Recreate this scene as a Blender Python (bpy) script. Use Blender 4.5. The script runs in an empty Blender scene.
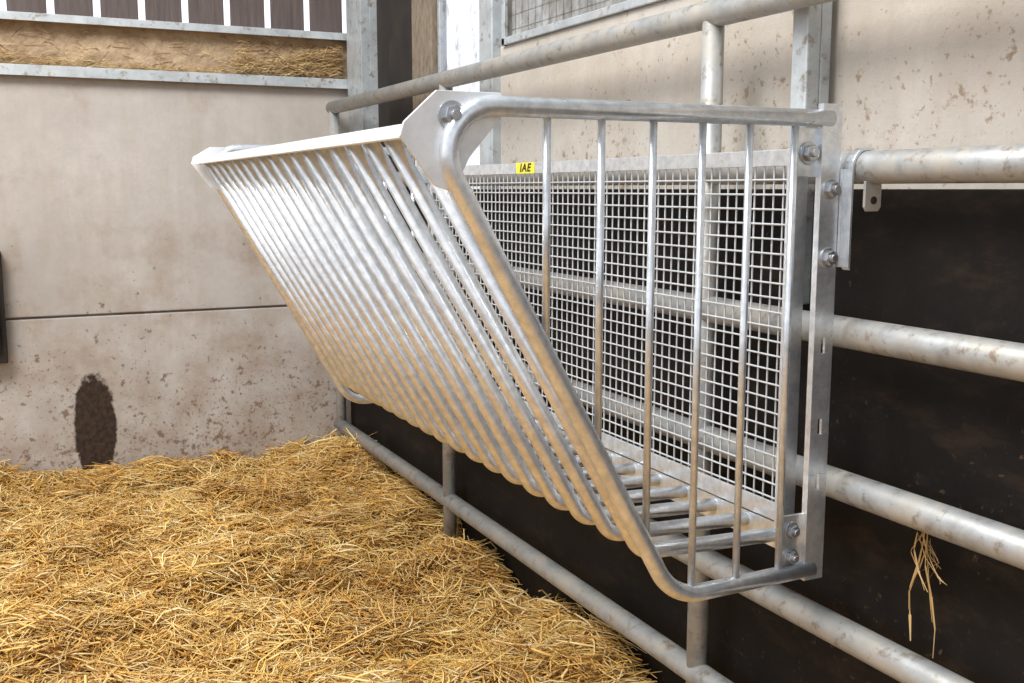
import bpy, bmesh, math, random
import numpy as np
from mathutils import Vector, Matrix
random.seed(7); rng = np.random.default_rng(7)
S = bpy.context.scene; COL = S.collection
H = 1.32            # camera height
WLOC = {}

# ---------------------------------------------------------------- materials
def new_mat(name):
    m = bpy.data.materials.new(name); m.use_nodes = True
    nt = m.node_tree; b = nt.nodes['Principled BSDF']
    return m, nt, b
def noise(nt, vec, scale, detail=4, rough=.55, dist=0):
    n = nt.nodes.new('ShaderNodeTexNoise'); n.inputs['Scale'].default_value = scale
    n.inputs['Detail'].default_value = detail; n.inputs['Roughness'].default_value = rough
    n.inputs['Distortion'].default_value = dist
    nt.links.new(vec, n.inputs['Vector']); return n.outputs['Fac']
def ramp(nt, fac, stops, interp='LINEAR'):
    r = nt.nodes.new('ShaderNodeValToRGB'); cr = r.color_ramp; cr.interpolation = interp
    while len(cr.elements) < len(stops): cr.elements.new(.5)
    for e, (p, c) in zip(cr.elements, stops):
        e.position = p
        if not isinstance(c, tuple): c = (c, c, c)
        e.color = (*c, 1)
    nt.links.new(fac, r.inputs['Fac']); return r.outputs['Color']
def mix(nt, fac, a, b, mode='MIX'):
    m = nt.nodes.new('ShaderNodeMix'); m.data_type = 'RGBA'; m.blend_type = mode
    for sock, v in ((m.inputs[0], fac), (m.inputs[6], a), (m.inputs[7], b)):
        if hasattr(v, 'node'): nt.links.new(v, sock)
        elif isinstance(v, tuple): sock.default_value = (*v, 1)
        else: sock.default_value = v
    return m.outputs[2]
def math_(nt, op, a, b=None, c=None, clamp=False):
    m = nt.nodes.new('ShaderNodeMath'); m.operation = op; m.use_clamp = clamp
    for i, v in enumerate((a, b, c)):
        if v is None: continue
        if hasattr(v, 'node'): nt.links.new(v, m.inputs[i])
        else: m.inputs[i].default_value = v
    return m.outputs[0]
def pos(nt): return nt.nodes.new('ShaderNodeNewGeometry').outputs['Position']
def stretch(nt, vec, sc):
    m = nt.nodes.new('ShaderNodeMapping'); m.inputs['Scale'].default_value = sc
    nt.links.new(vec, m.inputs['Vector']); return m.outputs[0]
def bump(nt, b, h, strength=.3, dist=.01):
    n = nt.nodes.new('ShaderNodeBump'); n.inputs['Strength'].default_value = strength
    n.inputs['Distance'].default_value = dist
    nt.links.new(h, n.inputs['Height']); nt.links.new(n.outputs[0], b.inputs['Normal'])

def galv(name, lo, hi, metallic=.8, rough=.36, dirt=0, dirtcol=(.42,.36,.27), scale=14):
    m, nt, b = new_mat(name); p = pos(nt)
    base = ramp(nt, noise(nt, p, scale, 6, .65), [(.36, lo), (.64, hi)])
    if dirt:
        mk = ramp(nt, noise(nt, p, 13, 8, .7), [(.62-dirt*.3, 0.0), (.74-dirt*.2, 1.0)])
        base = mix(nt, mk, base, dirtcol)
        sp2 = ramp(nt, noise(nt, p, 34, 6, .7), [(.55, 0.0), (.67, .8)])
        base = mix(nt, sp2, base, (.20,.145,.09))
        mm = nt.nodes.new('ShaderNodeMapRange'); mm.inputs['To Min'].default_value = metallic
        mm.inputs['To Max'].default_value = .1
        nt.links.new(mk, mm.inputs[0]); nt.links.new(mm.outputs[0], b.inputs['Metallic'])
    else: b.inputs['Metallic'].default_value = metallic
    nt.links.new(base, b.inputs['Base Color'])
    r = ramp(nt, noise(nt, p, 30, 4, .6), [(.3, rough-.03), (.7, rough+.05)])
    nt.links.new(r, b.inputs['Roughness'])
    return m
M_rack = galv('galvanised_rack', (.66,.70,.74), (.88,.91,.94), .76, .30, scale=55)
M_slat = galv('galvanised_slat', (.66,.67,.68), (.89,.895,.90), .84, .31, scale=55)
M_plate = galv('galvanised_plate', (.80,.82,.84), (.92,.94,.96), .35, .36, scale=40)
M_mesh = galv('galvanised_wire', (.58,.60,.62), (.70,.72,.74), .45, .4)
M_rail = galv('galvanised_rail', (.32,.33,.33), (.45,.46,.46), .42, .46, .6, (.42,.39,.34), scale=25)
M_post = galv('galvanised_post', (.42,.45,.47), (.56,.60,.62), .4, .5, .15, (.48,.46,.42))
M_bolt = galv('zinc_bolt', (.45,.47,.50), (.62,.64,.67), .85, .28)

def concrete(name, a, b_, speck, z_dirt, blot, stain=False):
    m, nt, b = new_mat(name); p = pos(nt)
    c = ramp(nt, noise(nt, p, 2.0, 8, .62), [(.3, a), (.7, b_)])
    c = mix(nt, ramp(nt, noise(nt, p, 18, 8, .75), [(.35, 0.0), (.75, .4)]), c, tuple(v*.74 for v in a))
    xyz = nt.nodes.new('ShaderNodeSeparateXYZ'); nt.links.new(p, xyz.inputs[0])
    run = noise(nt, stretch(nt, p, (7, 7, .9)), 1.6, 6, .65)
    c = mix(nt, ramp(nt, run, [(.46, 0.0), (.75, .45)]), c, (.38,.32,.25))
    low = math_(nt, 'MULTIPLY_ADD', xyz.outputs[2], -.16, z_dirt)
    # where splashes gather
    area_ = math_(nt, 'MULTIPLY', math_(nt, 'SUBTRACT', noise(nt, p, 2.9, 4, .6), .5), .28)
    f1 = math_(nt, 'ADD', math_(nt, 'ADD', noise(nt, p, 34, 5, .62), low), area_)
    c = mix(nt, ramp(nt, f1, [(.655, 0.0), (.72, .8)]), c, speck)
    f3 = math_(nt, 'ADD', math_(nt, 'ADD', noise(nt, p, 85, 3, .55), low), area_)
    c = mix(nt, ramp(nt, f3, [(.67, 0.0), (.735, .65)]), c, speck)
    f2 = math_(nt, 'ADD', math_(nt, 'ADD', noise(nt, p, 5, 10, .68), low), area_)
    c = mix(nt, ramp(nt, f2, [(.46, 0.0), (.86, blot)]), c, tuple(v*1.7 for v in speck))
    if stain:
        dx = math_(nt, 'DIVIDE', math_(nt, 'SUBTRACT', xyz.outputs[0], .258), .078)
        dz = math_(nt, 'DIVIDE', math_(nt, 'SUBTRACT', xyz.outputs[2], .41), .23)
        d = math_(nt, 'ADD', math_(nt, 'MULTIPLY', dx, dx), math_(nt, 'MULTIPLY', dz, dz))
        d = math_(nt, 'MULTIPLY_ADD', noise(nt, p, 14, 6, .66), 1.3, math_(nt, 'SUBTRACT', d, .65))
        c = mix(nt, ramp(nt, d, [(.82, 1.0), (1.0, 0.0)]), c, ramp(nt, noise(nt, p, 50, 5, .7), [(.4, (.018,.010,.006)), (.85, (.10,.055,.028))]))
    nt.links.new(c, b.inputs['Base Color']); b.inputs['Roughness'].default_value = .85
    bump(nt, b, noise(nt, p, 60, 6, .7), .4, .004)
    return m
M_conc_back = concrete('concrete_back', (.445,.405,.37), (.58,.54,.50), (.15,.09,.05), .150, .8, True)
M_conc_right = concrete('concrete_right', (.46,.42,.37), (.60,.555,.50), (.24,.165,.10), .278, .12)

m, nt, b = new_mat('dark_board'); p = pos(nt)
c = ramp(nt, noise(nt, p, 3.5, 8, .65), [(.3, (.005,.004,.0035)), (.75, (.016,.012,.010))])
c = mix(nt, ramp(nt, noise(nt, stretch(nt, p, (3, 1.2, 3)), 5, 9, .72), [(.51, 0.0), (.80, .4)]), c, (.085,.052,.030))
gate = ramp(nt, noise(nt, p, 3, 3, .6), [(.48, 0.0), (.62, 1.0)])
spk = ramp(nt, noise(nt, p, 60, 5, .65), [(.62, 0.0), (.71, .6)])
c = mix(nt, math_(nt, 'MULTIPLY', gate, spk), c, (.18,.115,.065))
nt.links.new(c, b.inputs['Base Color']); b.inputs['Roughness'].default_value = .65
b.inputs['Specular IOR Level'].default_value = .2
bump(nt, b, noise(nt, p, 90, 4, .6), .2, .003); M_board = m

def wood(name, a, b_, axis, s=14, bs=.3, bd=.004):
    m, nt, b = new_mat(name); p = pos(nt)
    c = ramp(nt, noise(nt, stretch(nt, p, axis), s, 8, .75), [(.3, a), (.72, b_)])
    nt.links.new(c, b.inputs['Base Color']); b.inputs['Roughness'].default_value = .85
    bump(nt, b, noise(nt, stretch(nt, p, axis), 30, 5, .6), bs, bd); return m
M_clad = wood('cladding_wood', (.07,.052,.048), (.145,.11,.10), (4,4,.3))  # wood tone kept dark: the boards' backlit shade is put into the colour
M_ledge = wood('ledge_wood', (.24,.155,.09), (.60,.45,.29), (1,1,1.2), 12, .7, .015)
M_pillar = wood('pillar_timber', (.10,.075,.05), (.30,.24,.18), (4,4,1.5))
m, nt, b = new_mat('dark_gap'); p = pos(nt)
nt.links.new(ramp(nt, noise(nt, p, 8, 5), [(.3, (.008,.006,.005)), (.8, (.03,.022,.016))]), b.inputs['Base Color'])
b.inputs['Roughness'].default_value = .8; M_dark = m

def straw_mat(name, cols, island=True):
    m, nt, b = new_mat(name); p = pos(nt)
    if island:
        g = nt.nodes.new('ShaderNodeNewGeometry')
        c = ramp(nt, g.outputs['Random Per Island'], [(i/(len(cols)-1), cc) for i, cc in enumerate(cols)])
        patch = ramp(nt, noise(nt, p, 3.2, 4, .6), [(.35, (.82,.72,.62)), (.60, (1.0,1.0,1.0))])
        c = mix(nt, 1.0, c, patch, 'MULTIPLY')
    else:
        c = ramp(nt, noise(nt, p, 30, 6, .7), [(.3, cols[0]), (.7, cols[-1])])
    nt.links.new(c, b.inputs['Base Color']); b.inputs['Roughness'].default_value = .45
    return m
M_straw = straw_mat('straw', [(.66,.35,.07), (.92,.57,.145), (.96,.65,.21), (.99,.73,.28), (1.0,.83,.46), (.82,.46,.10)])
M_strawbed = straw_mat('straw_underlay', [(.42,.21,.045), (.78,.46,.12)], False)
M_strawpale = straw_mat('straw_pale', [(.56,.36,.14), (.78,.56,.26), (.46,.28,.10)])
M_strawdust = straw_mat('straw_dusty', [(.52,.36,.19), (.80,.60,.30), (.42,.26,.12)])

m, nt, b = new_mat('sticker_yellow')
nt.links.new(ramp(nt, noise(nt, pos(nt), 60), [(.3, (.80,.68,.03)), (.7, (.92,.80,.06))]), b.inputs['Base Color']); M_yel = m
m, nt, b = new_mat('sticker_ink')
nt.links.new(ramp(nt, noise(nt, pos(nt), 60), [(.3, (.01,.01,.01)), (.7, (.03,.03,.03))]), b.inputs['Base Color']); M_ink = m
def pane_mat(name, stops, fac):
    m, nt, b = new_mat(name); p = pos(nt)
    dirtc = ramp(nt, noise(nt, stretch(nt, p, (1, 1, .6)), 14, 7, .7), stops)
    tr = nt.nodes.new('ShaderNodeBsdfTranslucent'); tp = nt.nodes.new('ShaderNodeBsdfTransparent')
    nt.links.new(dirtc, tr.inputs[0]); nt.links.new(dirtc, tp.inputs[0])
    ms = nt.nodes.new('ShaderNodeMixShader'); ms.inputs[0].default_value = fac
    nt.links.new(tp.outputs[0], ms.inputs[1]); nt.links.new(tr.outputs[0], ms.inputs[2])
    nt.links.new(ms.outputs[0], nt.nodes['Material Output'].inputs[0]); return m
M_pane = pane_mat('window_pane', [(.38, (.84,.83,.81)), (.60, (.60,.57,.53)), (.75, (.33,.29,.25))], .35)
M_pane2 = pane_mat('window_pane_dusty', [(.50, (.97,.97,1.)), (.60, (.80,.79,.78)), (.72, (.42,.38,.34))], .08)
m, nt, b = new_mat('concrete_floor')
nt.links.new(ramp(nt, noise(nt, pos(nt), 6, 6), [(.3, (.14,.12,.10)), (.7, (.24,.21,.18))]), b.inputs['Base Color'])
b.inputs['Roughness'].default_value = .9; M_floor = m

# ---------------------------------------------------------------- mesh helpers
def box(bm, x0, x1, y0, y1, z0, z1):
    vs = [bm.verts.new((x, y, z)) for x in (x0, x1) for y in (y0, y1) for z in (z0, z1)]
    for f in ((0,1,3,2), (4,6,7,5), (0,4,5,1), (2,3,7,6), (0,2,6,4), (1,5,7,3)):
        bm.faces.new([vs[i] for i in f])
def prism(bm, pts, axis, a0, a1):
    """extrude a 2D outline along an axis; pts are the other two coordinates in order"""
    def P(q, a):
        if axis == 'Y': return (q[0], a, q[1])
        if axis == 'X': return (a, q[0], q[1])
        return (q[0], q[1], a)
    A = [bm.verts.new(P(q, a0)) for q in pts]; B = [bm.verts.new(P(q, a1)) for q in pts]
    bm.faces.new(A); bm.faces.new(B[::-1]); n = len(pts)
    for i in range(n): bm.faces.new((A[i], B[i], B[(i+1) % n], A[(i+1) % n]))
def fillet(pts, rads, seg=8):
    out = [Vector(pts[0])]
    for i in range(1, len(pts)-1):
        p = Vector(pts[i]); a = (Vector(pts[i-1])-p).normalized(); b = (Vector(pts[i+1])-p).normalized()
        r = rads[i-1]
        if r <= 0: out.append(p); continue
        ang = a.angle(b); t = r/math.tan(ang/2); c = p + (a+b).normalized()*(r/math.sin(ang/2))
        s = p+a*t-c; e = p+b*t-c; tot = s.angle(e)
        for k in range(seg+1):
            w = k/seg
            v = (s*math.sin((1-w)*tot) + e*math.sin(w*tot))/math.sin(tot)
            out.append(c+v)
    out.append(Vector(pts[-1])); return out
def tube(bm, pts, r, n=14, caps=True):
    pts = [Vector(p) for p in pts]; rings = []; nrm = None
    for i, p in enumerate(pts):
        t = ((pts[min(i+1, len(pts)-1)]-p).normalized() + (p-pts[max(i-1, 0)]).normalized()).normalized()
        if nrm is None: nrm = t.orthogonal().normalized()
        nrm = (nrm - t*nrm.dot(t)).normalized(); bn = t.cross(nrm)
        rings.append([bm.verts.new(p + (nrm*math.cos(2*math.pi*k/n) + bn*math.sin(2*math.pi*k/n))*r) for k in range(n)])
    for A, B in zip(rings, rings[1:]):
        for k in range(n):
            f = bm.faces.new((A[k], A[(k+1) % n], B[(k+1) % n], B[k])); f.smooth = True
    if caps: bm.faces.new(rings[0][::-1]); bm.faces.new(rings[-1])
def obj(name, bm, mat, parent=None, bevel=0, origin=None):
    bmesh.ops.recalc_face_normals(bm, faces=bm.faces[:])
    me = bpy.data.meshes.new(name); bm.to_mesh(me); bm.free()
    co = np.empty(len(me.vertices)*3, 'f'); me.vertices.foreach_get('co', co); co = co.reshape(-1, 3)
    c = Vector(origin) if origin else Vector(((co.min(0)+co.max(0))/2).tolist())
    me.transform(Matrix.Translation(-c)); me.materials.append(mat)
    o = bpy.data.objects.new(name, me); COL.objects.link(o)
    o.location = c - (WLOC[parent.name] if parent else Vector((0,0,0))); o.parent = parent
    WLOC[o.name] = c
    if bevel:
        md = o.modifiers.new('bevel', 'BEVEL'); md.width = bevel; md.segments = 2; md.limit_method = 'ANGLE'
    return o
def empty(name, loc):
    o = bpy.data.objects.new(name, None); COL.objects.link(o); o.location = loc; WLOC[o.name] = Vector(loc); return o
def tag(o, label=None, cat=None, group=None, kind=None):
    if label: o['label'] = label
    if cat: o['category'] = cat
    if group: o['group'] = group
    if kind: o['kind'] = kind
    return o
def bolt(name, x, y, z, axis, d, s, mat, parent, washer=1.35):
    """hex head of radius s standing off a plate at (x,y,z) towards axis direction d"""
    bm = bmesh.new()
    def disc(n, r, a0, a1, rot=0):
        q = [(r*math.cos(2*math.pi*k/n+rot), r*math.sin(2*math.pi*k/n+rot)) for k in range(n)]
        if axis == 'Y': prism(bm, [(x+u, z+v) for u, v in q], 'Y', y+d*a0, y+d*a1)
        else: prism(bm, [(y+u, z+v) for u, v in q], 'X', x+d*a0, x+d*a1)
    disc(22, s*washer, 0, .003); disc(6, s, .003, .003+s*.75, .3); disc(14, s*.5, .003+s*.75, .003+s*1.25)
    return obj(name, bm, mat, parent, .0008)

# ---------------------------------------------------------------- setting
def bx(name, mat, *d, bevel=.004, **t):
    bm = bmesh.new(); box(bm, *d); o = obj(name, bm, mat, None, bevel)
    return tag(o, kind='structure', **t)
bx('floor', M_floor, -3.0, 1.6, -1.5, 4.6, -.1, 0)
# back wall of two concrete panels with an open joint between them
JZ = H-.47
bm = bmesh.new()
box(bm, -3.0, 1.30, 4.2, 4.36, 0, JZ-.004); box(bm, -3.0, 1.30, 4.2, 4.36, JZ+.004, H+.43); box(bm, -3.0, 1.30, 4.225, 4.34, JZ-.02, JZ+.02)
tag(obj('wall_back', bm, M_conc_back, None, .004), kind='structure')
# right wall
bm = bmesh.new()
box(bm, 1.30, 1.42, -1.5, 2.78, H-.02, H+.40)
o = obj('wall_right', bm, M_conc_right, None, .003); tag(o, kind='structure')
bm = bmesh.new(); box(bm, 1.265, 1.30, -1.5, 4.2, 0, H)
tag(obj('wall_right_lower', bm, M_board, None, .002), kind='structure')
bm = bmesh.new(); box(bm, 1.33, 1.36, 3.51, 3.96, H, H+1.3); box(bm, 1.42, 1.46, 3.9, 4.45, H, H+1.3)
tag(obj('wall_right_corner', bm, M_dark), kind='structure')
bx('trim_1', M_pillar, 1.27, 1.30, 3.24, 3.42, H, H+1.3)
bx('trim_2', M_dark, 1.27, 1.33, 3.42, 3.66, H, H+1.3)
# steel rims along the back wall
bm = bmesh.new(); box(bm, -3.0, 1.29, 4.17, 4.36, H+.430, H+.436); box(bm, -3.0, 1.29, 4.165, 4.171, H+.398, H+.436)
tag(obj('trim_3', bm, M_post, None, .001), kind='structure')
bm = bmesh.new(); box(bm, -3.0, 1.41, 4.19, 4.40, H+.60, H+.606); box(bm, -3.0, 1.41, 4.185, 4.191, H+.59, H+.618)
tag(obj('trim_4', bm, M_post, None, .001), kind='structure')
bm = bmesh.new(); box(bm, -3.0, 1.41, 4.235, 4.38, H+.436, H+.60)
tag(obj('trim_5', bm, M_ledge, None, .004), kind='structure')
# windows in the right wall
def window(name, y0, y1, z0, z1, nb, pm):
    bm = bmesh.new()
    for a in ((y0, y0+.02, z0, z1), (y1-.02, y1, z0, z1), (y0, y1, z0, z0+.02), (y0, y1, z1-.03, z1)):
        box(bm, 1.290, 1.315, *a)
    o = obj(name, bm, M_post, None, .002); tag(o, kind='structure')
    bm = bmesh.new(); box(bm, 1.300, 1.3015, y0+.018, y1-.018, z0+.018, z1-.018); obj('window_pane', bm, pm, o)
    if nb:
        bm = bmesh.new(); k = y0+.04
        while k < y1: box(bm, 1.310, 1.3115, k-.001, k+.001, z0, z1); k += .04
        k = z0+.04
        while k < z1: box(bm, 1.310, 1.3115, y0, y1, k-.001, k+.001); k += .04
        obj('window_guard', bm, M_post, o)
window('window_1', .9, 2.75, H+.40, H+1.3, True, M_pane)
window('window_2', 2.87, 3.235, H+.02, H+1.3, False, M_pane2)
window('window_3', -1.5, .88, H+.40, H+1.3, True, M_pane)
# vertical cladding boards with daylight between them
first = None
x = .366-20*.158; xs = x
while x < 1.30:
    w = .131
    if first is None:
        bm = bmesh.new(); box(bm, x, x+w, 4.27, 4.292, H+.59, H+1.35); first = obj('cladding_board', bm, M_clad, None, .003)
        x00 = first.location.x; o = first
    else:
        o = first.copy(); COL.objects.link(o); o.location.x = x00 + (x-xs)
    tag(o, 'narrow vertical timber cladding board above the back concrete wall, with bright gaps beside it', 'board', 'vertical timber boards above the concrete wall')
    x += .158

# steel posts
e = empty('steel_column', (1.345, 4.07, 0))
bm = bmesh.new(); box(bm, 1.305, 1.42, 3.975, 3.985, H+.001, H+1.3); box(bm, 1.305, 1.42, 4.150, 4.160, H+.001, H+1.3); box(bm, 1.27, 1.305, 3.975, 4.16, H+.001, H+1.3)
obj('beam', bm, M_post, e, .001); tag(e, 'wide galvanised steel column standing in the corner behind the top rail', 'steel post')
e = empty('steel_post', (1.30, 2.81, H))
bm = bmesh.new(); box(bm, 1.272, 1.315, 2.775, 2.865, H+.001, H+1.3); obj('beam', bm, M_post, e, .003)
tag(e, 'grey steel post between the bright corner window and the pale concrete wall', 'steel post')
e = empty('steel_post', (1.26, 1.436, H-.2))
bm = bmesh.new(); box(bm, 1.233, 1.262, 1.416, 1.456, H-.2, H+1.3); box(bm, 1.262, 1.285, 1.416, 1.456, H+.002, H+1.3); obj('beam', bm, M_post, e, .003)
tag(e, 'square galvanised post rising above the near end of the hay rack', 'steel post')

# ---------------------------------------------------------------- rail barrier
RX = 1.20; RR = .0252
bar = empty('rail_barrier', (RX, 1.63, 0))
tag(bar, 'six-rail galvanised tube barrier running along the right wall behind the hay rack', 'barrier')
for i, z in enumerate((.32, .033, -.227, -.478, -.724, -.967)):
    bm = bmesh.new(); y1 = 4.15
    tube(bm, [(RX, -1.4, H+z), (RX, y1, H+z)], RR, 24); obj('rail', bm, M_rail, bar)
for y, top in ((1.635, .32), (2.945, .32), (4.12, .32), (.2, .32)):
    bm = bmesh.new(); tube(bm, [(RX, y, 0), (RX, y, H+top)], .0205, 20); obj('upright', bm, M_rail, bar)

# ---------------------------------------------------------------- hay rack
Y0, Y1 = 1.253, 2.90
rack = empty('hay_rack', (1.15, 1.9, H-.62))
tag(rack, 'galvanised wall mounted hay rack with sloping tube front and mesh back', 'hay rack')
zt, zb = H+.106, H-.612
sx0, sx1 = .47, .872
for yy in (Y0, Y1):
    bm = bmesh.new()
    tube(bm, fillet([(1.142,yy,zt), (sx0,yy,zt), (sx1,yy,zb), (1.142,yy,zb+.004)], [.062,.085], 12), .0133, 20)
    fr = obj('end_frame', bm, M_rack, rack)
    for k in range(6):
        xx = .6544 + .0838*k
        zlow = zb if xx > .89 else zt - (xx-sx0)/(sx1-sx0)*(zt-zb)
        if k == 2: zlow += .012
        bm = bmesh.new(); tube(bm, [(xx,yy,zt), (xx,yy,zlow)], .0057, 12); obj('bar', bm, M_rack, fr)
NS = 18
for i in range(NS):
    yy = Y0+.050 + i*(Y1-Y0-.112)/(NS-1)
    bm = bmesh.new()
    tube(bm, fillet([(.482,yy,H+.075), (.845,yy,H-.552), (1.125,yy,H-.562)], [.04], 8), .0118, 18)
    obj('slat', bm, M_slat, rack)
# top angle bar of the sloping front
bm = bmesh.new()
prism(bm, [(.461,H+.065), (.466,H+.083), (.510,H+.081), (.510,H+.076), (.470,H+.077), (.465,H+.063)], 'Y', Y0+.02, Y1-.02)
obj('top_bar', bm, M_plate, rack, .001)
for yy, d in ((Y0+.006, -1), (Y1-.011, 1)):
    bm = bmesh.new(); tp = H+(.124 if d < 0 else .110)
    prism(bm, [(.450,H+.066), (.456,H+.084), (.500,tp), (.590,tp), (.600,H+.105), (.545,H+.04), (.522,H-.004), (.497,H+.004)], 'Y', yy, yy+.005)
    pl = obj('corner_plate', bm, M_plate, rack, .001)
    bolt('bolt', .520, yy if d < 0 else yy+.005, H+.093, 'Y', d, .0135, M_bolt, pl, 1.4)
# mesh back
MX = 1.12; mz0, mz1 = H-.530, H+.062; my0, my1 = 1.305, 2.85
bm = bmesh.new()
box(bm, MX-.008, MX-.003, my0, my1, mz1-.026, mz1); box(bm, MX-.003, MX+.02, my0, my1, mz1-.004, mz1)
box(bm, MX-.008, MX-.003, my0, my1, mz0-.012, mz0+.018); box(bm, MX-.003, MX+.02, my0, my1, mz0-.012, mz0-.008)
for q, s in ((my0, -1), (my1, 1)):
    a, b2 = sorted((q, q-s*.008)); box(bm, MX-.0085, MX-.0035, a, b2, mz0-.05, mz1+.001)
    a, b2 = sorted((q, q+s*.005)); box(bm, MX-.0085, MX+.024, a, b2, mz0-.05, mz1+.001)
back = obj('back_frame', bm, M_rack, rack, .001)
bm = bmesh.new(); wr = .0018
n = int((my1-my0)/.0240)
for k in range(1, n+1):
    y = my0 + k*(my1-my0)/(n+1); tube(bm, [(MX, y, mz0), (MX, y, mz1-.003)], wr, 6, False)
n = int((mz1-mz0)/.0240)
for k in range(1, n+1):
    z = mz0 + k*(mz1-mz0)/(n+1); tube(bm, [(MX-.004, my0, z), (MX-.004, my1, z)], wr, 6, False)
obj('wire_mesh', bm, M_mesh, rack)
bm = bmesh.new(); box(bm, MX-.004, MX+.001, Y0+.02, Y1-.02, H-.590, H-.546); obj('bottom_bar', bm, M_rack, rack, .001)
# sticker
bm = bmesh.new(); box(bm, MX-.0092, MX-.0082, 2.19, 2.285, H+.0365, H+.0615); st = obj('sticker', bm, M_yel, rack); st['label'] = 'small yellow sticker with black letters'
cu = bpy.data.curves.new('lettering', 'FONT'); cu.body = 'IAE'; cu.size = .026; cu.align_x = 'CENTER'; cu.align_y = 'CENTER'; cu.offset = .0009; cu.space_character = 1.1; cu.shear = .2
tmp = bpy.data.objects.new('tmp', cu); COL.objects.link(tmp)
dg = bpy.context.evaluated_depsgraph_get(); me = bpy.data.meshes.new_from_object(tmp.evaluated_get(dg)); bpy.data.objects.remove(tmp)
me.transform(Matrix(((0,0,-1,0), (-1.45,0,0,0), (0,1,0,0), (0,0,0,1)))); me.materials.clear(); me.materials.append(M_ink)
lo = bpy.data.objects.new('lettering', me); COL.objects.link(lo); lo.parent = st
lo.location = Vector((MX-.0097, 2.2375, H+.049)) - WLOC[st.name]
# brackets and mounting strips at both ends
for yy, s in ((Y0, -1), (Y1, 1)):
    f = yy+(.004 if s < 0 else -.004)
    def yb(a, b_): return sorted((f-s*a, f-s*b_))
    bm = bmesh.new(); y_a, y_b = yb(.0, .005)
    prism(bm, [(1.082,H+.018), (1.158,H+.018), (1.158,H+.092), (1.082,H+.092)], 'Y', y_a, y_b)
    pl = obj('corner_plate', bm, M_rack, rack, .001)
    bolt('bolt', 1.104, y_a if s < 0 else y_b, H+.054, 'Y', s, .0125, M_bolt, pl, 1.4)
    bm = bmesh.new()
    prism(bm, [(1.078,H-.615), (1.130,H-.615), (1.130,H-.515), (1.078,H-.515)], 'Y', y_a, y_b)
    pl = obj('corner_plate', bm, M_rack, rack, .001)
    for z in (-.540, -.583): bolt('bolt', 1.100, y_a if s < 0 else y_b, H+z, 'Y', s, .0105, M_bolt, pl, 1.35)
    # mounting strip: an angle with slots
    bm = bmesh.new(); ya, yb_ = yy-.006, yy-.001
    x0, x1 = 1.122, 1.160
    xa, xb = 1.137, 1.1445
    zz = H-.625
    for za, zc in ((-.475, -.450), (-.385, -.360), (-.255, -.230)):
        box(bm, x0, x1, ya, yb_, zz, H+za); box(bm, x0, xa, ya, yb_, H+za, H+zc); box(bm, xb, x1, ya, yb_, H+za, H+zc); zz = H+zc
    box(bm, x0, x1, ya, yb_, zz, H+.128)
    box(bm, x0, x0+.004, yb_, yy+.006, H-.625, H+.128)
    ms = obj('mounting_strip', bm, M_rack, rack, .0005)
    for z in (.0, -.105):
        bolt('bolt', 1.141, ya, H+z, 'Y', -1, .012, M_bolt, ms, 1.3)
    # hook strap going over the rail
    bm = bmesh.new(); zr = H+.033
    xi = RX-RR-.001; xo = xi-.005
    inn = [(RX+(RR+.001)*math.cos(a), zr+(RR+.001)*math.sin(a)) for a in [math.pi-k*math.pi/10 for k in range(0, 11)]]
    out = [(RX+(RR+.006)*math.cos(a), zr+(RR+.006)*math.sin(a)) for a in [k*math.pi/10 for k in range(0, 11)]]
    prism(bm, [(xi, H-.125)] + inn + out + [(xo, H-.12)], 'Y', yy-.022, yy-.006)
    box(bm, x1-.001, xo+.001, yy-.012, yy-.007, H-.12, H+.03)
    obj('hook_strap', bm, M_rack, rack, .0008)
# small lug with a hole hanging on the rail
lug = bmesh.new()
prism(lug, [(1.184,H-.034),(1.207,H-.034),(1.212,H-.027),(1.212,H+.012),(1.179,H+.012),(1.179,H-.027)], 'Y', 1.212, 1.217)
l = obj('rail_lug', lug, M_rail, bar, .001)
bm = bmesh.new(); prism(bm, [(1.196+.006*math.cos(k*.4488), H-.017+.006*math.sin(k*.4488)) for k in range(14)], 'Y', 1.2105, 1.2125)
obj('lug_hole', bm, M_dark, l)

# dark bar on the back wall at far left
bm = bmesh.new(); box(bm, -.15, -.024, 4.13, 4.2, H-.62, H-.22); box(bm, -.07, -.045, 4.10, 4.13, H-.56, H-.30)
tag(obj('wall_bracket', bm, M_dark, None, .004), 'dark upright bracket on the back concrete wall at the left edge', 'bracket')

# ---------------------------------------------------------------- straw
W = [(rng.normal(0, 1, 2)*f, rng.uniform(0, 6.28), a) for f, a in ((3, .017), (5, .018), (8, .018), (13, .016), (18, .012), (26, .009), (36, .006)) for _ in range(2)]
def hgt(x, y):
    h = .178 + .026*np.clip(y-2.0, -1, 3) + .022*np.clip((x-.95)/.3, 0, 1)*np.clip((3.2-y), 0, 1)
    for k, p, a in W: h = h + a*np.sin(k[0]*x+k[1]*y+p)
    return h
nx, ny = 240, 300
gx = np.linspace(-3, 1.262, nx); gy = np.linspace(-1.4, 4.198, ny)
X, Y = np.meshgrid(gx, gy, indexing='ij'); Z = hgt(X, Y)-.009 + rng.normal(0, .004, X.shape)
v = np.stack([X, Y, Z], -1).reshape(-1, 3)
i, j = np.meshgrid(np.arange(nx-1), np.arange(ny-1), indexing='ij'); a = (i*ny+j).ravel()
F = np.stack([a, a+ny, a+ny+1, a+1], 1)
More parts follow.
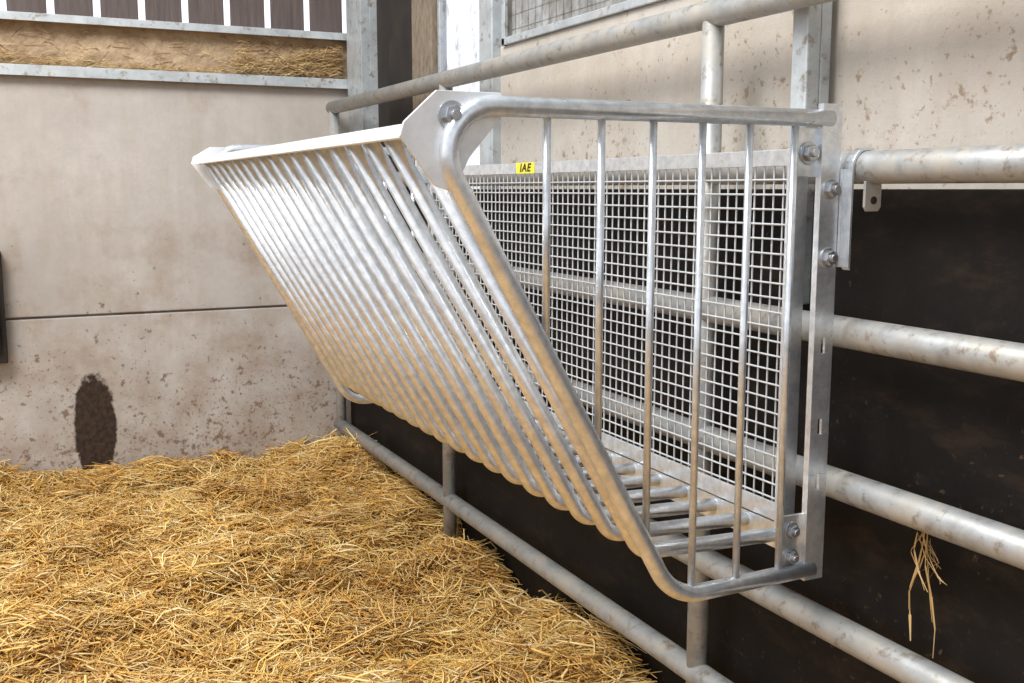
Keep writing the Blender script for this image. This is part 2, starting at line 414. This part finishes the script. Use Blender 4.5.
def np_mesh(name, V, F, mat, parent=None):
    me = bpy.data.meshes.new(name); me.vertices.add(len(V)); me.vertices.foreach_set('co', V.astype('f').ravel())
    me.loops.add(F.size); me.loops.foreach_set('vertex_index', F.astype('i').ravel())
    me.polygons.add(len(F)); me.polygons.foreach_set('loop_start', np.arange(0, F.size, 4, dtype='i'))
    me.update(calc_edges=True); me.validate(); me.materials.append(mat)
    o = bpy.data.objects.new(name, me); COL.objects.link(o); o.parent = parent; return o
def strands(c, az, tilt, L, w, bend):
    n = len(c); d = np.stack([np.cos(az)*np.cos(tilt), np.sin(az)*np.cos(tilt), np.sin(tilt)], 1)
    s = np.stack([-np.sin(az), np.cos(az), np.zeros(n)], 1); u = np.cross(d, s)
    roll = rng.normal(0, .5, n); s2 = s*np.cos(roll)[:,None]+u*np.sin(roll)[:,None]; u2 = np.cross(d, s2)
    V = np.empty((n, 4, 3, 3))
    for r, tt in enumerate((-1, -.33, .33, 1)):
        ctr = c + d*(L*tt/2)[:,None] + s*(bend*(1-tt*tt))[:,None] + np.stack([0*L, 0*L, np.abs(bend)*(1-tt*tt)*.5], 1)
        ww = w*(.7 if abs(tt) == 1 else 1)
        for k in range(3):
            an = k*2.0944+.52
            V[:, r, k] = ctr + s2*(ww*math.cos(an))[:,None] + u2*(ww*.4*math.sin(an))[:,None]
    base = (np.arange(n)*12)[:,None]
    fs = []
    for r in range(3):
        for k in range(3): fs.append(np.array([r*3+k, r*3+(k+1) % 3, r*3+3+(k+1) % 3, r*3+3+k]))
    F = (base[:,:,None] + np.stack(fs)[None]).reshape(-1, 4)
    return V.reshape(-1, 3), F
def scatter(n, x0, x1, y0, y1, L0, L1, w0, w1, up=.03, clump=0):
    if clump:
        nc = n//clump; cx = np.repeat(rng.uniform(x0, x1, nc), clump); cy = np.repeat(rng.uniform(y0, y1, nc), clump); n = nc*clump
        x = np.clip(cx+rng.normal(0, .03, n), -3, 1.25); y = np.clip(cy+rng.normal(0, .03, n), -1.4, 4.18)
        az = np.repeat(rng.uniform(0, 6.28, nc), clump)+rng.normal(0, .5, n); extra = np.repeat(rng.uniform(.0, .03, nc), clump)
        tilt = np.repeat(rng.normal(0, .18, nc), clump)+rng.normal(0, .17, n)
    else:
        x = rng.uniform(x0, x1, n); y = rng.uniform(y0, y1, n); extra = 0
        az = np.sin(x*5+1)*1.2 + np.cos(y*4.3)*1.4 + rng.normal(0, 1.2, n); tilt = rng.normal(0, .19, n)
    L = L0+(L1-L0)*rng.beta(1.5, 1.7, n); w = w0+(w1-w0)*rng.beta(1.2, 2.0, n)
    z = hgt(x, y) + rng.uniform(-.008, up, n) + extra
    x = np.minimum(x, 1.255-np.abs(np.cos(az))*L/2); y = np.minimum(y, 4.19-np.abs(np.sin(az))*L/2)
    V, F = strands(np.stack([x, y, z], 1), az, tilt, L, w, rng.normal(0, .14, n)*L)
    V[:, 0] = np.minimum(V[:, 0], 1.2635); V[:, 1] = np.minimum(V[:, 1], 4.198); return V, F
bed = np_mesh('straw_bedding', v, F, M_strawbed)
sets = [scatter(48000, -.35, 1.26, 1.7, 4.2, .02, .14, .0013, .0044, .020), scatter(15000, -3, -.3, 0, 4.2, .04, .13, .002, .0045), scatter(8000, -.3, 1.26, -1, 1.75, .04, .13, .002, .0045),
        scatter(24000, -.35, 1.26, 1.75, 4.2, .04, .15, .0015, .0046, .018, 15), scatter(1800, -.35, 1.26, 1.8, 4.2, .10, .24, .0018, .0034, .035)]
off = 0; Vs = []; Fs = []
for V_, F_ in sets: Vs.append(V_); Fs.append(F_+off); off += len(V_)
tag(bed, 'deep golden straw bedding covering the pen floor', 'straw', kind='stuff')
np_mesh('straw_stalks', np.concatenate(Vs), np.concatenate(Fs), M_straw, bed)['kind'] = 'stuff'
# straw caught on the ledge: thin along its length, heaped near the corner
n = 4200
x = np.where(rng.random(n) < .45, rng.uniform(.85, 1.25, n), rng.uniform(-1.5, 1.25, n)); y = rng.uniform(4.18, 4.235, n)
hp = .012+.024*np.clip(np.sin(x*9)+np.sin(x*23+1), 0, 2)
z = H+.437+np.abs(rng.normal(0, 1, n))*hp*.7 + np.clip(x-.8, 0, 1)*rng.uniform(0, .26, n)
k = n//9; z[:k] = H+.44+rng.uniform(0, .13, k); y[:k] = 4.231
V_, F_ = strands(np.stack([x, y, z], 1), rng.normal(0, .3, n)*np.where(np.arange(n) < k, .1, 1), rng.normal(0, .4, n), rng.uniform(.015, .07, n), rng.uniform(.0010, .0022, n), rng.normal(0, .006, n))
V_[:, 1] = np.minimum(V_[:, 1], 4.2345); V_[:, 2] = np.clip(V_[:, 2], H+.4365, H+.585); V_[:, 0] = np.minimum(V_[:, 0], 1.268)
tag(np_mesh('straw_litter', V_, F_, M_strawdust), 'thin straw and dust lying on the steel ledge of the back wall', 'straw', kind='stuff')
# wisp hanging below a rail
bm = bmesh.new(); r2 = random.Random(4)
def ribbon(pts, w):
    pts = [Vector(p)+Vector((.0035,0,0)) for p in pts]; prev = None; ph = r2.uniform(0, 3)
    for i, p in enumerate(pts):
        d = Vector((0, math.cos(ph+i*.35), math.sin(ph+i*.35)*.5))*w*(.45 if i in (0, len(pts)-1) else r2.uniform(.8, 1.1))
        A = [bm.verts.new(p+d), bm.verts.new(p+Vector((-.0012,0,0))), bm.verts.new(p-d)]
        if prev: bm.faces.new((prev[0], prev[1], A[1], A[0])); bm.faces.new((prev[1], prev[2], A[2], A[1]))
        prev = A
P = [[(1.222,1.105,.84), (1.228,1.11,.79), (1.232,1.122,.745), (1.235,1.138,.70), (1.234,1.134,.66), (1.232,1.128,.62)],
     [(1.225,1.11,.80), (1.232,1.105,.77), (1.236,1.085,.735), (1.233,1.066,.733)],
     [(1.222,1.098,.83), (1.232,1.108,.75), (1.24,1.10,.70), (1.243,1.092,.65), (1.24,1.09,.605)],
     [(1.225,1.12,.80), (1.228,1.128,.77), (1.23,1.118,.735), (1.232,1.10,.71)]]
for q in P:
    ribbon(fillet(q, [.02]*(len(q)-2), 3), .0028)
    j = [tuple(c+r2.gauss(0, .005) for c in p) for p in q[:r2.randint(3, len(q))]]
    j = [(max(1.224, min(p[0], 1.252)), p[1], p[2]) for p in j]
    ribbon(fillet(j, [.01]*(len(j)-2), 3), .0012)
for _ in range(5):
    p0 = (1.225+r2.uniform(-.001, .012), 1.108+r2.gauss(0, .006), .80+r2.uniform(-.02, .02))
    ribbon([p0, (p0[0]+.005, p0[1]+r2.gauss(0, .014), p0[2]-.03), (p0[0]+.01, p0[1]+r2.gauss(0, .022), p0[2]-r2.uniform(.04, .07))], .0011)
tag(obj('straw_wisp', bm, M_strawpale), 'wisp of golden straw hanging below a rail against the dark boards', 'straw')

# ---------------------------------------------------------------- light, world, camera
w = bpy.data.worlds.new('World'); S.world = w; w.use_nodes = True; nt = w.node_tree
bg = nt.nodes['Background']
tc = nt.nodes.new('ShaderNodeTexCoord'); sp = nt.nodes.new('ShaderNodeSeparateXYZ'); nt.links.new(tc.outputs['Generated'], sp.inputs[0])
c = ramp(nt, math_(nt, 'MULTIPLY_ADD', sp.outputs[2], .5, .5), [(0, (.14,.12,.10)), (.49, (.25,.22,.19)), (.51, (.91,.96,1.03)), (.66, (.95,.99,1.05)), (.80, (.40,.42,.45)), (1, (.32,.34,.37))])
dim = ramp(nt, math_(nt, 'MULTIPLY_ADD', sp.outputs[1], .5, .5), [(.20, (.76,.77,.79)), (.42, (1.,1.,1.))])
c = mix(nt, 1.0, c, dim, 'MULTIPLY')
nt.links.new(c, bg.inputs['Color']); bg.inputs['Strength'].default_value = 1.45
def area(loc, tgt, size, power, col=(1,1,1)):
    l = bpy.data.lights.new('area', 'AREA'); l.energy = power; l.size = size; l.color = col
    o = bpy.data.objects.new('area_light', l); COL.objects.link(o); o.location = loc
    o.rotation_euler = (Vector(tgt)-Vector(loc)).to_track_quat('-Z', 'Y').to_euler()
area((-1.1, 1.5, 4.3), (.6, 2.6, .4), 2.0, 245, (1, .99, .965))
cam = bpy.data.cameras.new('Camera'); co = bpy.data.objects.new('Camera', cam); COL.objects.link(co)
a = math.radians(25.7); p_ = math.radians(8.3)
R = Vector((math.cos(a), -math.sin(a), 0)); Fw = Vector((math.sin(a)*math.cos(p_), math.cos(a)*math.cos(p_), -math.sin(p_))); U = R.cross(Fw)
Mx = Matrix((R, U, -Fw)).transposed().to_4x4(); Mx.translation = (0, 0, H); co.matrix_world = Mx
cam.sensor_width = 36; cam.lens = 1045/1024*36; cam.clip_start = .02
S.camera = co
try: S.view_settings.view_transform = 'Standard'
except Exception: pass
